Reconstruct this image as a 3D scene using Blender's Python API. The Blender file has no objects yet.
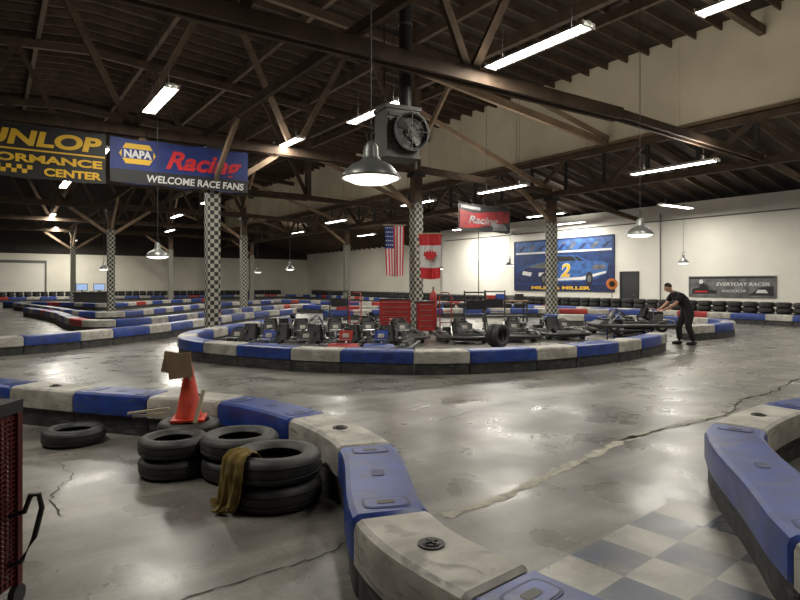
import bpy, math, random
from mathutils import Vector, Matrix, Euler
random.seed(7)
SC=bpy.context.scene
COL=SC.collection
SC.view_settings.view_transform='Standard'
TH=math.atan2(.564,.826)      # building axis vs. camera axis
def bw(a,b,z=0): return Vector((-.564*a+.826*b, .826*a+.564*b, z))

# ------------------------------------------------------------ materials
def mat(name,col,rough=.6,metal=0,var=0.0,vscale=3.0,bump=0,emit=None,estr=0,alt=None,detail=4,scuff=None):
    m=bpy.data.materials.new(name); m.use_nodes=True
    nt=m.node_tree; b=nt.nodes['Principled BSDF']
    b.inputs['Base Color'].default_value=(*col,1)
    b.inputs['Roughness'].default_value=rough
    b.inputs['Metallic'].default_value=metal
    if emit: 
        b.inputs['Emission Color'].default_value=(*emit,1); b.inputs['Emission Strength'].default_value=estr
    if var>0 or bump>0:
        tc=nt.nodes.new('ShaderNodeTexCoord'); n=nt.nodes.new('ShaderNodeTexNoise')
        n.inputs['Scale'].default_value=vscale; n.inputs['Detail'].default_value=detail
        nt.links.new(tc.outputs['Object'],n.inputs['Vector'])
        if var>0:
            r=nt.nodes.new('ShaderNodeValToRGB')
            c2=alt if alt else tuple(c*(1-var) for c in col)
            r.color_ramp.elements[0].position=.35; r.color_ramp.elements[1].position=.65
            r.color_ramp.elements[0].color=(*c2,1); r.color_ramp.elements[1].color=(*col,1)
            nt.links.new(n.outputs['Fac'],r.inputs['Fac']); out=r.outputs['Color']
            if scuff:
                mp=nt.nodes.new('ShaderNodeMapping'); mp.inputs['Scale'].default_value=(1,1,5)
                nt.links.new(tc.outputs['Object'],mp.inputs['Vector'])
                n2=nt.nodes.new('ShaderNodeTexNoise'); n2.inputs['Scale'].default_value=5; n2.inputs['Detail'].default_value=9; n2.inputs['Distortion'].default_value=1
                nt.links.new(mp.outputs['Vector'],n2.inputs['Vector'])
                r2=nt.nodes.new('ShaderNodeValToRGB'); r2.color_ramp.elements[0].position=.54; r2.color_ramp.elements[1].position=.68
                r2.color_ramp.elements[0].color=(0,0,0,1); r2.color_ramp.elements[1].color=(.75,.75,.75,1)
                nt.links.new(n2.outputs['Fac'],r2.inputs['Fac'])
                x=nt.nodes.new('ShaderNodeMix'); x.data_type='RGBA'; x.inputs[7].default_value=(*scuff,1)
                nt.links.new(r2.outputs['Color'],x.inputs[0]); nt.links.new(out,x.inputs[6]); out=x.outputs[2]
            nt.links.new(out,b.inputs['Base Color'])
        if bump>0:
            bp=nt.nodes.new('ShaderNodeBump'); bp.inputs['Strength'].default_value=bump; bp.inputs['Distance'].default_value=.02
            nt.links.new(n.outputs['Fac'],bp.inputs['Height']); nt.links.new(bp.outputs['Normal'],b.inputs['Normal'])
    return m

def floor_mat(paint=None,name='polished_concrete'):
    m=bpy.data.materials.new(name); m.use_nodes=True
    nt=m.node_tree; N=nt.nodes; L=nt.links; b=N['Principled BSDF']
    tc=N.new('ShaderNodeTexCoord')
    def noise(s,d,dist=0,vec=None):
        n=N.new('ShaderNodeTexNoise'); n.inputs['Scale'].default_value=s; n.inputs['Detail'].default_value=d
        n.inputs['Distortion'].default_value=dist
        L.new(vec or tc.outputs['Object'],n.inputs['Vector']); return n
    def ramp(src,p0,p1,c0,c1):
        r=N.new('ShaderNodeValToRGB'); e=r.color_ramp.elements
        e[0].position=p0; e[1].position=p1; e[0].color=(*c0,1); e[1].color=(*c1,1)
        L.new(src,r.inputs['Fac']); return r
    def mul(c1,c2,f=1,bt='MULTIPLY'):
        x=N.new('ShaderNodeMix'); x.data_type='RGBA'; x.blend_type=bt
        if isinstance(f,(int,float)): x.inputs[0].default_value=f
        else: L.new(f,x.inputs[0])
        L.new(c1,x.inputs[6])
        if isinstance(c2,tuple): x.inputs[7].default_value=(*c2,1)
        else: L.new(c2,x.inputs[7])
        return x.outputs[2]
    base=ramp(noise(.30,6).outputs['Fac'],.36,.66,(.180,.173,.158),(.260,.250,.226))
    mid=ramp(noise(1.7,9,.8).outputs['Fac'],.36,.62,(.68,.68,.67),(1.05,1.04,1.03))
    fine=ramp(noise(30,6).outputs['Fac'],.3,.7,(.80,.80,.79),(1.09,1.09,1.09))
    spots=ramp(noise(4.5,3,.3).outputs['Fac'],.24,.36,(.60,.59,.57),(1,1,1))
    mp=N.new('ShaderNodeMapping'); mp.inputs['Rotation'].default_value=(0,0,.5); mp.inputs['Scale'].default_value=(.16,2.3,1)
    L.new(tc.outputs['Object'],mp.inputs['Vector'])
    streak=ramp(noise(.9,6,1.2,mp.outputs['Vector']).outputs['Fac'],.40,.60,(.60,.60,.60),(1.04,1.04,1.03))
    c=mul(base.outputs['Color'],mid.outputs['Color']); c=mul(c,fine.outputs['Color']); c=mul(c,spots.outputs['Color']); c=mul(c,streak.outputs['Color'],.8)
    if paint:
        wear=ramp(noise(2.6,9,.5).outputs['Fac'],.36,.60,(.18,)*3,(.78,)*3)
        c=mul(c,paint,wear.outputs['Color'],'MIX')
    L.new(c,b.inputs['Base Color'])
    rr=ramp(noise(1.4,6,.4).outputs['Fac'],.3,.7,(.21,)*3,(.42,)*3)
    L.new(rr.outputs['Color'],b.inputs['Roughness'])
    b.inputs['Specular IOR Level'].default_value=.6
    bp=N.new('ShaderNodeBump'); bp.inputs['Strength'].default_value=.05; bp.inputs['Distance'].default_value=.02
    L.new(noise(9,4).outputs['Fac'],bp.inputs['Height']); L.new(bp.outputs['Normal'],b.inputs['Normal'])
    return m

def checker_mat():
    m=bpy.data.materials.new('checkered_wrap'); m.use_nodes=True
    nt=m.node_tree; b=nt.nodes['Principled BSDF']
    tc=nt.nodes.new('ShaderNodeTexCoord'); ck=nt.nodes.new('ShaderNodeTexChecker')
    nt.links.new(tc.outputs['Object'],ck.inputs['Vector'])
    ck.inputs['Scale'].default_value=1/.12
    ck.inputs['Color1'].default_value=(.012,.012,.012,1); ck.inputs['Color2'].default_value=(.32,.31,.26,1)
    nt.links.new(ck.outputs['Color'],b.inputs['Base Color']); b.inputs['Roughness'].default_value=.6
    return m

M=dict(
 floor=floor_mat(), check=checker_mat(),
 wall=mat('white_painted_wall',(.78,.76,.69),.8,var=.10,vscale=.6),
 cream=mat('cream_wall',(.74,.71,.61),.8,var=.12,vscale=.5),
 beige=mat('beige_clerestory',(.86,.76,.57),.8,var=.18,vscale=.45),
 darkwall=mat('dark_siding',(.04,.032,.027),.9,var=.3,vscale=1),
 wood=mat('roof_timber',(.105,.068,.043),.8,var=.4,vscale=2.5),
 woodl=mat('light_timber',(.32,.22,.14),.75,var=.3,vscale=2.5),
 deck=mat('roof_deck',(.050,.033,.023),.9,var=.5,vscale=1.2),
 steel=mat('dark_steel',(.045,.043,.042),.5,.3,var=.2),
 grey=mat('grey_steel',(.16,.16,.155),.45,.5,var=.2),
 heat=mat('heater_enamel',(.085,.083,.072),.55,.2,var=.3),
 chrome=mat('bright_steel',(.55,.55,.55),.28,.9),
 blue=mat('blue_plastic',(.014,.050,.28),.38,var=.45,vscale=5,alt=(.010,.026,.14),scuff=(.06,.075,.14)),
 blued=mat('blue_recess_shade',(.008,.018,.09),.5),  # darker copy of the blue, shade of cap recesses painted on raised plates
 white=mat('white_plastic',(.45,.43,.385),.5,var=.35,vscale=4,alt=(.26,.245,.215),scuff=(.14,.135,.125)),
 red=mat('red_plastic',(.34,.018,.016),.45,var=.3,vscale=4),
 base=mat('black_tyre_base',(.018,.018,.020),.65,var=.5,vscale=6,alt=(.05,.048,.046),scuff=(.11,.105,.10)),
 rubber=mat('tyre_rubber',(.012,.012,.013),.55,var=.3,vscale=9,alt=(.032,.031,.029)),
 black=mat('black_plastic',(.012,.012,.013),.45),
 cone=mat('cone_orange',(.66,.06,.028),.55,var=.35,vscale=8),
 card=mat('cardboard',(.30,.21,.13),.85,var=.25,vscale=6),
 stick=mat('pale_wood',(.42,.34,.24),.8),
 cloth=mat('olive_cloth',(.20,.135,.03),.95,var=.4,vscale=14,bump=.4),
 dred=mat('dark_red_metal',(.11,.012,.012),.5,.2,var=.3),
 tubem=mat('lamp_tube',(1,1,1),.5,emit=(1,.98,.92),estr=16),
 bulb=mat('lamp_lens',(1,1,1),.5,emit=(1,.93,.80),estr=3),
 fixt=mat('lamp_housing',(.75,.74,.70),.5),
 shade=mat('enamel_shade',(.20,.21,.20),.35,.5),
 crack=mat('crack_dark',(.03,.027,.024),.9),
 patch=mat('crack_filler',(.43,.41,.34),.75,var=.45,vscale=12),
 fblue=floor_mat((.035,.055,.11),'worn_floor_paint_blue'),
 fwhite=floor_mat((.42,.405,.36),'worn_floor_paint_white'),
 bblue=mat('banner_blue',(.008,.025,.17),.6,var=.3,vscale=2),
 mural=mat('mural_blue',(.008,.035,.15),.6,var=.5,vscale=2),
 bblack=mat('banner_black',(.010,.010,.011),.6),
 bgrey=mat('banner_grey',(.16,.16,.165),.6,var=.6,vscale=3),
 navy=mat('print_navy',(.006,.018,.09),.6,var=.4,vscale=3),
 maroon=mat('print_maroon',(.15,.010,.012),.6,var=.5,vscale=3),
 yellow=mat('print_yellow',(.66,.40,.02),.6),
 wprint=mat('print_white',(.58,.58,.57),.6),
 rprint=mat('print_red',(.50,.012,.018),.6),
 lblue=mat('print_light_blue',(.04,.12,.36),.6,var=.6,vscale=3),
 skin=mat('skin',(.50,.28,.19),.6),
 shirt=mat('black_clothes',(.010,.010,.012),.85,var=.3,vscale=8),
 hair=mat('dark_hair',(.02,.014,.01),.8),
 screen=mat('screen_glow',(.05,.1,.2),.3,emit=(.45,.6,.9),estr=.8),
 orange=mat('orange_sign',(.7,.20,.03),.5),
 door=mat('dark_door',(.03,.032,.035),.5),
)

# ------------------------------------------------------------ mesh builder
class MB:
    def __init__(s): s.v=[]; s.f=[]; s.m=[]; s.mats=[]
    def mi(s,k):
        if k not in s.mats: s.mats.append(k)
        return s.mats.index(k)
    def add(s,vs,fs,k):
        o=len(s.v); s.v+= [tuple(v) for v in vs]; i=s.mi(k)
        for f in fs: s.f.append(tuple(o+j for j in f)); s.m.append(i)
    def box(s,lo,hi,k,mtx=None):
        x0,y0,z0=lo; x1,y1,z1=hi
        vs=[Vector(p) for p in ((x0,y0,z0),(x1,y0,z0),(x1,y1,z0),(x0,y1,z0),(x0,y0,z1),(x1,y0,z1),(x1,y1,z1),(x0,y1,z1))]
        if mtx: vs=[mtx@v for v in vs]
        s.add(vs,[(0,3,2,1),(4,5,6,7),(0,1,5,4),(1,2,6,5),(2,3,7,6),(3,0,4,7)],k)
    def beam(s,p,q,w,h,k):
        p=Vector(p); q=Vector(q); d=(q-p).normalized()
        up=Vector((0,0,1)) if abs(d.z)<.95 else Vector((0,1,0))
        x=d.cross(up).normalized(); y=x.cross(d).normalized()
        vs=[]
        for c in (p,q):
            for sx,sy in ((-1,-1),(1,-1),(1,1),(-1,1)): vs.append(c+x*sx*w/2+y*sy*h/2)
        s.add(vs,[(0,1,2,3),(7,6,5,4),(0,4,5,1),(1,5,6,2),(2,6,7,3),(3,7,4,0)],k)
    def cyl(s,p,q,r,k,seg=12,r2=None):
        p=Vector(p); q=Vector(q); d=(q-p).normalized(); r2=r if r2 is None else r2
        up=Vector((0,0,1)) if abs(d.z)<.95 else Vector((0,1,0))
        x=d.cross(up).normalized(); y=x.cross(d).normalized()
        vs=[]
        for c,rr in ((p,r),(q,r2)):
            for i in range(seg):
                t=2*math.pi*i/seg; vs.append(c+(x*math.cos(t)+y*math.sin(t))*rr)
        fs=[(i,i+seg,(i+1)%seg+seg,(i+1)%seg) for i in range(seg)]
        fs+= [tuple(range(seg)),tuple(reversed(range(seg,2*seg)))]
        s.add(vs,fs,k)
    def tube(s,pts,r,k,seg=8,closed=False):
        P=[Vector(p) for p in pts]; n=len(P); vs=[]
        for i in range(n):
            a=P[i-1] if (i>0 or closed) else P[i]; b=P[(i+1)%n] if (i<n-1 or closed) else P[i]
            d=(b-a).normalized(); up=Vector((0,0,1)) if abs(d.z)<.9 else Vector((1,0,0))
            x=d.cross(up).normalized(); y=x.cross(d).normalized()
            for j in range(seg):
                t=2*math.pi*j/seg; vs.append(P[i]+(x*math.cos(t)+y*math.sin(t))*r)
        fs=[]; m=n if closed else n-1
        for i in range(m):
            for j in range(seg):
                a=i*seg+j; b=i*seg+(j+1)%seg; c=((i+1)%n)*seg+(j+1)%seg; d=((i+1)%n)*seg+j
                fs.append((a,b,c,d))
        if not closed: fs+=[tuple(reversed(range(seg))),tuple(range((n-1)*seg,n*seg))]
        s.add(vs,fs,k)
    def lathe(s,prof,c,k,seg=24,mtx=None,closed=False):
        vs=[]; n=len(prof)
        for i in range(seg):
            t=2*math.pi*i/seg
            for r,z in prof:
                v=Vector((r*math.cos(t),r*math.sin(t),z))
                if mtx: v=mtx@v
                vs.append(v+Vector(c))
        fs=[]
        for i in range(seg):
            for j in range(n if closed else n-1):
                a=i*n+j; b=i*n+(j+1)%n; i2=(i+1)%seg
                fs.append((a,i2*n+j,i2*n+(j+1)%n,b))
        s.add(vs,fs,k)
    def ellipsoid(s,c,r,k,seg=16,ring=10,mtx=None,fn=None):
        vs=[];fs=[]
        for j in range(ring+1):
            ph=-math.pi/2+math.pi*j/ring
            for i in range(seg):
                t=2*math.pi*i/seg
                v=Vector((math.cos(ph)*math.cos(t),math.cos(ph)*math.sin(t),math.sin(ph)))
                v=Vector((v.x*r[0],v.y*r[1],v.z*r[2]))
                if fn: v=fn(v)
                if mtx: v=mtx@v
                vs.append(v+Vector(c))
        for j in range(ring):
            for i in range(seg):
                fs.append((j*seg+i,j*seg+(i+1)%seg,(j+1)*seg+(i+1)%seg,(j+1)*seg+i))
        s.add(vs,fs,k)
    def tyre(s,c,R,w,k='rubber',seg=28,mtx=None):
        h=w/2; ri=R*.56
        prof=[(ri,-h*.55),(ri+.02*R/.3,-h*.85),(R*.72,-h),(R*.90,-h*.92),(R*.975,-h*.66),(R,-h*.40),(R*.975,-h*.36),(R*.975,-h*.28),(R,-h*.24),
              (R,h*.24),(R*.975,h*.28),(R*.975,h*.36),(R,h*.40),(R*.975,h*.66),(R*.90,h*.92),(R*.72,h),(ri+.02*R/.3,h*.85),(ri,h*.55),(ri*1.12,h*.3),(R*.9,h*.15),(R*.9,-h*.15),(ri*1.12,-h*.3)]
        s.lathe(prof,c,k,seg,mtx,closed=True)
    def lowtyre(s,c,R,w,k='rubber',seg=12):
        h=w/2
        s.lathe([(R*.55,-h*.6),(R*.75,-h),(R*.97,-h*.7),(R,0),(R*.97,h*.7),(R*.75,h),(R*.55,h*.6)],c,k,seg,closed=True)
    def obj(s,name,loc=(0,0,0),rz=0,parent=None,smooth=35):
        me=bpy.data.meshes.new(name); me.from_pydata(s.v,[],s.f)
        for k in s.mats: me.materials.append(M[k])
        me.polygons.foreach_set('material_index',s.m)
        me.validate(); me.update()
        if smooth:
            me.shade_smooth(); me.set_sharp_from_angle(angle=math.radians(smooth))
        o=bpy.data.objects.new(name,me); COL.objects.link(o); o.location=loc; o.rotation_euler=(0,0,rz)
        if parent: o.parent=parent
        return o
def inst(o,name,loc,rz=0):
    n=bpy.data.objects.new(name,o.data); COL.objects.link(n); n.location=loc; n.rotation_euler=(0,0,rz); return n

# ------------------------------------------------------------ room shell (local x=b, y=a)
A0,A1=-6,62; B0,B1=-16,20.2; BR=26.4
m=MB(); m.box((B0-.3,A0-.3,-.2),(30.5,A1+.3,0),'floor'); m.obj('floor',rz=TH,smooth=0)
m=MB(); m.box((BR,A0,0),(BR+.25,33.6,5.3),'wall'); m.box((BR,33.35,0),(29.8,33.6,5.3),'wall'); m.box((29.6,33.6,0),(29.85,A1,5.3),'cream')
m.obj('wall_right',rz=TH,smooth=0)
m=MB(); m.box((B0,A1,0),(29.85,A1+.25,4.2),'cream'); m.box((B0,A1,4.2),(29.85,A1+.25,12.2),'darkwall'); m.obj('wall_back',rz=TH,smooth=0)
m=MB(); m.box((B0-.25,A0,0),(B0,A1,12),'cream'); m.obj('wall_left',rz=TH,smooth=0)
m=MB(); m.box((B0,A0-.25,0),(29.85,A0,12),'cream'); m.obj('wall_front',rz=TH,smooth=0)
m=MB(); m.box((B1,A0,7.0),(B1+.2,A1,10.5),'beige')
for a in range(-4,62,4): m.box((B1-.04,a-.03,7.0),(B1,a+.03,10.3),'beige')
m.box((B1-.08,A0,6.95),(B1,A1,7.15),'woodl')
m.obj('wall_clerestory',rz=TH,smooth=0)
RZ=lambda b: 11.6-(b-3)*.075 if b>3 else 11.6-(3-b)*.095
m=MB()
def slab(b0,z0,b1,z1,t=.15):
    vs=[(b0,A0,z0),(b1,A0,z1),(b1,A1,z1),(b0,A1,z0)]; vs+=[(x,y,z+t) for x,y,z in vs]
    m.add(vs,[(0,3,2,1),(4,5,6,7),(0,1,5,4),(1,2,6,5),(2,3,7,6),(3,0,4,7)],'deck')
slab(B0,RZ(B0),3,11.6); slab(3,11.6,B1+.2,RZ(B1+.2)); slab(B1+.2,7.1,30,4.9)
m.obj('ceiling',rz=TH,smooth=0)
m=MB()
a=A0+.3
while a<A1:
    m.beam((B0,a,RZ(B0)-.14),(3,a,11.46),.06,.26,'wood'); m.beam((3,a,11.46),(B1,a,RZ(B1)-.14),.06,.26,'wood')
    m.beam((B1+.2,a,6.92),(29.7,a,4.86 if a>33.6 else 4.9),.06,.22,'wood')
    a+=.9
for b in (-12,-8.5,-5,-2,1.5,5.4,9,12.8,16.5):
    m.beam((b,A0,RZ(b)-.42),(b,A1,RZ(b)-.42),.16,.34,'wood')
m.obj('roof_rafters',rz=TH,smooth=0)

def truss(name,a):
    m=MB(); zb=5.75; BE=12.8
    nodes=[B0+i*(BE-B0)/12 for i in range(13)]
    top=lambda b: RZ(b)-.75
    for s in (-.12,.12):
        m.beam((B0,a+s,zb),(BE,a+s,zb),.09,.28,'wood')
        m.beam((BE,a+s,zb),(B1-.3,a+s,5.5),.08,.2,'wood')
    for i in range(12):
        b0,b1=nodes[i],nodes[i+1]
        m.beam((b0,a,top(b0)),(b1,a,top(b1)),.2,.3,'wood')
        if i%2==0: m.beam((b0,a,zb),(b1,a,top(b1)),.1,.18,'wood')
        elif not (a<12 and i==11): m.beam((b0,a,top(b0)),(b1,a,zb),.1,.18,'wood')
    m.beam((BE,a,top(BE)),(B1-.05,a,top(B1)),.2,.28,'wood')
    if a>12:
        m.beam((BE,a,zb),(BE,a,top(BE)),.24,.24,'wood')
        m.beam((BE,a,7.9),(B1-.3,a,5.6),.11,.18,'woodl')
    return m.obj(name,rz=TH,smooth=0)
for a in (0.4,9.2,17.7,26.7,35.7,44.7,53.7): truss('roof_truss',a)
m=MB(); G=B1-.22
m.beam((G,A0+.1,5.4),(G,A1-.1,5.4),.22,.24,'wood'); m.beam((G,A0+.1,6.82),(G,A1-.1,6.82),.22,.22,'wood')
a=A0+.1; i=0
while a<A1-2:
    m.beam((G,a,5.4 if i%2 else 6.82),(G,a+1.9,6.82 if i%2 else 5.4),.12,.16,'wood'); m.beam((G,a,5.4),(G,a,6.82),.08,.12,'steel'); a+=1.9; i+=1
m.obj('side_girder_truss',rz=TH,smooth=0)
m=MB()
for b in (5.4,12.8):
    m.beam((b,A0,6.1),(b,A1,6.1),.10,.22,'wood') if b==5.4 else m.beam((b,A0,8.8),(b,A1,8.8),.2,.34,'wood')
    for pa in (17.7,35.7,53.7):
        m.beam((b,pa-2.2,8.6 if b>6 else 6.0),(b,pa,4.4 if b<6 else 6.2),.1,.16,'woodl')
        m.beam((b,pa+2.2,8.6 if b>6 else 6.0),(b,pa,4.4 if b<6 else 6.2),.1,.16,'woodl')
for pa in (17.7,35.7,53.7):
    for b in (5.4,12.8,20.0):
        m.beam((b-2.0,pa,5.6),(b-.15,pa,4.3),.1,.16,'woodl')
        if b<12: m.beam((b+2.0,pa,5.6),(b+.15,pa,4.3),.1,.16,'woodl')
m.beam((10.9,15,8.2),(20.1,15,7.12),.16,.26,'woodl'); m.beam((12.8,15,8.0),(12.8,15,8.7),.14,.14,'woodl'); m.beam((12.8,14.9,8.75),(20.1,14.9,7.3),.1,.16,'woodl')
for a in (9.2,17.7,26.7): m.beam((20.4,a,5.5),(26.2,a,4.7),.12,.2,'wood')
m.obj('roof_braces',rz=TH,smooth=0)
def post(a,b,w=.36,z=5.6):
    m=MB(); h=w/2
    m.box((-h,-h,0),(h,h,z-1.1),'check'); m.box((-h+.02,-h+.02,z-1.1),(h-.02,h-.02,z),'wood'); m.box((-h-.05,-h-.05,0),(h+.05,h+.05,.03),'steel')
    m.box((-h-.06,-h-.06,z-.15),(h+.06,h+.06,z),'steel')
    return m.obj('checkered_post',bw(a,b),TH,smooth=0)
for a in (17.7,35.7,53.7):
    for b in (5.4,12.8,20.0,-2.0): post(a,b,z=5.6 if b<20 else 5.28)
m=MB()
for i in range(12): m.box((-.5,A1-.08,i*.28),(4,A1-.01,i*.28+.26),'wall')
m.box((-.65,A1-.12,0),(-.5,A1-.01,3.5),'grey'); m.box((4,A1-.12,0),(4.15,A1-.01,3.5),'grey'); m.box((-.65,A1-.12,3.36),(4.15,A1-.01,3.6),'grey')
m.obj('door_1',rz=TH,smooth=0)
m=MB(); m.box((BR-.05,17.85,0),(BR-.002,18.75,2.1),'door'); m.box((BR-.08,17.77,0),(BR-.002,17.85,2.18),'steel'); m.box((BR-.08,18.75,0),(BR-.002,18.83,2.18),'steel'); m.box((BR-.08,17.77,2.1),(BR-.002,18.83,2.18),'steel')
m.cyl((BR-.05,18.0,1.0),(BR-.12,18.0,1.0),.03,'chrome'); m.obj('door_2',rz=TH,smooth=0)
m=MB(); m.box((BR-.03,A0,0),(BR-.002,17.7,.14),'grey'); m.box((BR-.03,18.9,0),(BR-.002,33.3,.14),'grey'); m.obj('baseboard_right',rz=TH,smooth=0)
m=MB()
for a in (7,16.6,29.5): m.cyl((BR-.05,a,0),(BR-.05,a,4.9),.03,'grey',8)
m.cyl((BR-.05,2,4.55),(BR-.05,33,4.55),.025,'grey',8); m.obj('wall_conduit',rz=TH)

# ------------------------------------------------------------ barriers
def catmull(P,n=12):
    Q=[P[0]*2-P[1]]+P+[P[-1]*2-P[-2]]; out=[]; idx=[]
    for i in range(1,len(Q)-2):
        p0,p1,p2,p3=Q[i-1:i+3]; idx.append(len(out))
        for k in range(n):
            t=k/n
            out.append(.5*((2*p1)+(p2-p0)*t+(2*p0-5*p1+4*p2-p3)*t*t+(3*p1-p0-3*p2+p3)*t**3))
    idx.append(len(out)); out.append(P[-1]); return out,idx
def barrier(name,pts,start='blue',breaks=False,H=.42,W=.21,deco=False,rnd_red=False,skipj=()):
    P=[Vector((x,y,0)) for x,y in pts]; D,idx=catmull(P)
    cum=[0]
    for i in range(1,len(D)): cum.append(cum[-1]+(D[i]-D[i-1]).length)
    L=cum[-1]
    def at(s):
        s=max(0,min(L,s))
        lo,hi=0,len(cum)-1
        while hi-lo>1:
            md=(lo+hi)//2
            if cum[md]<=s: lo=md
            else: hi=md
        t=(s-cum[lo])/max(1e-9,cum[hi]-cum[lo]); p=D[lo].lerp(D[hi],t)
        d=(D[min(hi+2,len(D)-1)]-D[max(0,lo-2)]).normalized()
        return p,d,Vector((d.y,-d.x,0))
    if breaks: br=[cum[i] for j,i in enumerate(idx) if j not in skipj]
    else:
        br=[0]; c=0 if start=='blue' else 1
        while br[-1]<L-.3: br.append(br[-1]+(1.28 if c==0 else .95)); c=1-c
        br[-1]=L
    m=MB(); c=0 if start=='blue' else 1
    for i in range(len(br)-1):
        k='blue' if c==0 else 'white'
        if rnd_red and i%7==3: k='red'
        c=1-c
        s0,s1=br[i],br[i+1]; g=.006
        S=[(s0+g,.022),(s0+g+.025,0)]+[(s0+(s1-s0)*t,0) for t in (.12,.25,.38,.5,.62,.75,.88)]+[(s1-g-.025,0),(s1-g,.022)]
        rings=[]
        for s,ins in S:
            p,d,n=at(s); w=W-ins*.6; h=H-ins*.8
            prof=[(-w+.025,0),(-w+.025,.19),(-w,.2),(-w,h-.05),(-w+.012,h-.018),(-w+.04,h),(w-.04,h),(w-.012,h-.018),(w,h-.05),(w,.2),(w-.025,.19),(w-.025,0)]
            rings.append([p+n*x+Vector((0,0,z)) for x,z in prof])
        n_=12
        vs=[v for r in rings for v in r]; fb=[];fc=[]
        for r in range(len(rings)-1):
            for j in range(n_):
                q=(r*n_+j,(r+1)*n_+j,(r+1)*n_+(j+1)%n_,r*n_+(j+1)%n_)
                (fb if j in(0,1,9,10,11) else fc).append(q)
        e=(len(rings)-1)*n_
        for o,rev in ((0,False),(e,True)):
            lo=[o+0,o+1,o+10,o+11]; hi=[o+t for t in range(1,11)]
            fb.append(tuple(lo if rev else reversed(lo))); fc.append(tuple(hi if rev else reversed(hi)))
        o=len(m.v); m.v+=[tuple(v) for v in vs]
        for fs,kk in ((fb,'base'),(fc,k)):
            ii=m.mi(kk)
            for f in fs: m.f.append(tuple(o+j for j in f)); m.m.append(ii)
        if deco:
            def rrect(s,lx,ly,z0,z1,kk):
                p,d,n=at(s); vv=[]
                for q in range(16):
                    t=2*math.pi*q/16; cx=math.copysign(abs(math.cos(t))**.45,math.cos(t)); sx=math.copysign(abs(math.sin(t))**.45,math.sin(t))
                    vv.append(p+d*cx*lx+n*sx*ly)
                m.add([v+Vector((0,0,z0)) for v in vv]+[v+Vector((0,0,z1)) for v in vv],
                      [(q,(q+1)%16,(q+1)%16+16,q+16) for q in range(16)]+[tuple(range(16,32))],kk)
            def disc(s,r,z1,kk):
                p,d,n=at(s); m.cyl(p+Vector((0,0,H-.01)),p+Vector((0,0,H+z1)),r,kk,20)
            if k=='blue':
                for s in (s0+.15,s1-.15):
                    rrect(s,.080,.13,H-.01,H+.003,'blued'); rrect(s,.066,.115,H-.01,H+.005,'blue'); rrect(s,.025,.050,H-.01,H+.007,'black')
                rrect((s0+s1)/2,.06,.04,H-.01,H+.003,'blued'); 
            else:
                mm=(s0+s1)/2
                disc(mm,.062,.008,'black'); disc(mm,.040,.012,'steel'); 
                p,d,n=at(mm); m.beam(p+d*.03+Vector((0,0,H+.014)),p-d*.03+Vector((0,0,H+.014)),.012,.008,'black'); m.beam(p+n*.03+Vector((0,0,H+.014)),p-n*.03+Vector((0,0,H+.014)),.012,.008,'black')
    return m.obj(name,smooth=30)
barrier('track_barrier',[(-7.6,8.6),(-6.3,7.9),(-5.3,7.4),(-4.40,7.05),(-3.50,6.72),(-2.58,6.42),(-1.72,6.15),(-.82,5.35),(-.25,4.38),(-.04,3.08),(.40,2.38),(1.0,1.8),(1.7,1.4)],
        start='blue',breaks=True,deco=True)
barrier('track_barrier',[(6.3,6.9),(5.5,6.6),(4.6,6.2),(3.65,5.72),(2.80,4.96),(2.50,4.40),(2.24,3.5),(2.02,2.75),(1.9,1.6)],start='blue',breaks=True,deco=True,skipj=(5,6))
barrier('track_barrier',[(-4.0,22),(-4.5,18.5),(-4.9,16),(-4.95,14.1),(-4.2,12.55),(-2.3,11.3),(-.8,10.78),(.7,10.62),(2.3,11.02),(3.9,11.95),(5.3,13.2),(6.15,14.3)])
barrier('track_barrier',[(8.0,16.7),(9.0,17.3),(10.0,18.3),(10.5,19.8),(9.7,21.2),(8.0,22),(5.5,22.8)],start='white')
barrier('track_barrier',[(-3.2,25.5),(0,27.4),(4,28),(8,27.6),(11,26.2)],rnd_red=True)
barrier('track_barrier',[(-15,9.5),(-12,11.2),(-9.9,12.3),(-8.5,13.5),(-7.6,15.3),(-6.9,17.5),(-6.5,20.5),(-6.1,24),(-5.0,28)],start='white')
barrier('track_barrier',[(-18,29),(-14,24.5),(-11.5,21),(-9.9,19.3),(-8.9,20),(-8.3,22.5),(-7.9,26),(-7.0,31),(-5,35)],rnd_red=True)
barrier('track_barrier',[(-23,36),(-17.5,30),(-13.3,25.3),(-11.8,24.8),(-11.4,27),(-11.3,31),(-11,36),(-9,42)],start='white')
barrier('track_barrier',[(-25,38),(-20,36.5),(-17.4,35),(-16.8,37),(-16.5,41),(-15,46)],rnd_red=True)
barrier('track_barrier',[(-6,33),(-2,31),(3,31),(7,30.8),(9.4,29.4),(12,26.5)],start='white',rnd_red=True)
barrier('track_barrier',[(-10,45),(-6,41),(-1.5,37.5),(3,35.8)],rnd_red=True)
def bpts(L): return [tuple(bw(a,b)[:2]) for a,b in L]
barrier('track_barrier',bpts([(2,24.2),(10,24.3),(18,24.3),(26,24.3),(33,24.4),(40,25.5),(50,27),(57,26.5),(59.5,23),(59.8,16),(59.8,8),(59.8,0)]),rnd_red=True)
m=MB()
def tyrerow(p,q,n=3):
    p=Vector(p);q=Vector(q);L=(q-p).length; c=int(L/.62)
    for i in range(c):
        pos=p.lerp(q,(i+.5)/c)
        for k in range(n): m.lowtyre((pos.x+random.uniform(-.02,.02),pos.y,.11+.21*k),.3,.21)
tyrerow(bw(3,25.4),bw(33,25.4),4); m.obj('tyre_wall')
m=MB(); tyrerow(bw(36,27.4),bw(58,28.4),4); tyrerow(bw(60.9,26),bw(60.9,-2),4); m.obj('tyre_wall')
m=MB(); tyrerow((0,29.3,0),(6.2,29.3,0),3); m.obj('tyre_wall')

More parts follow.
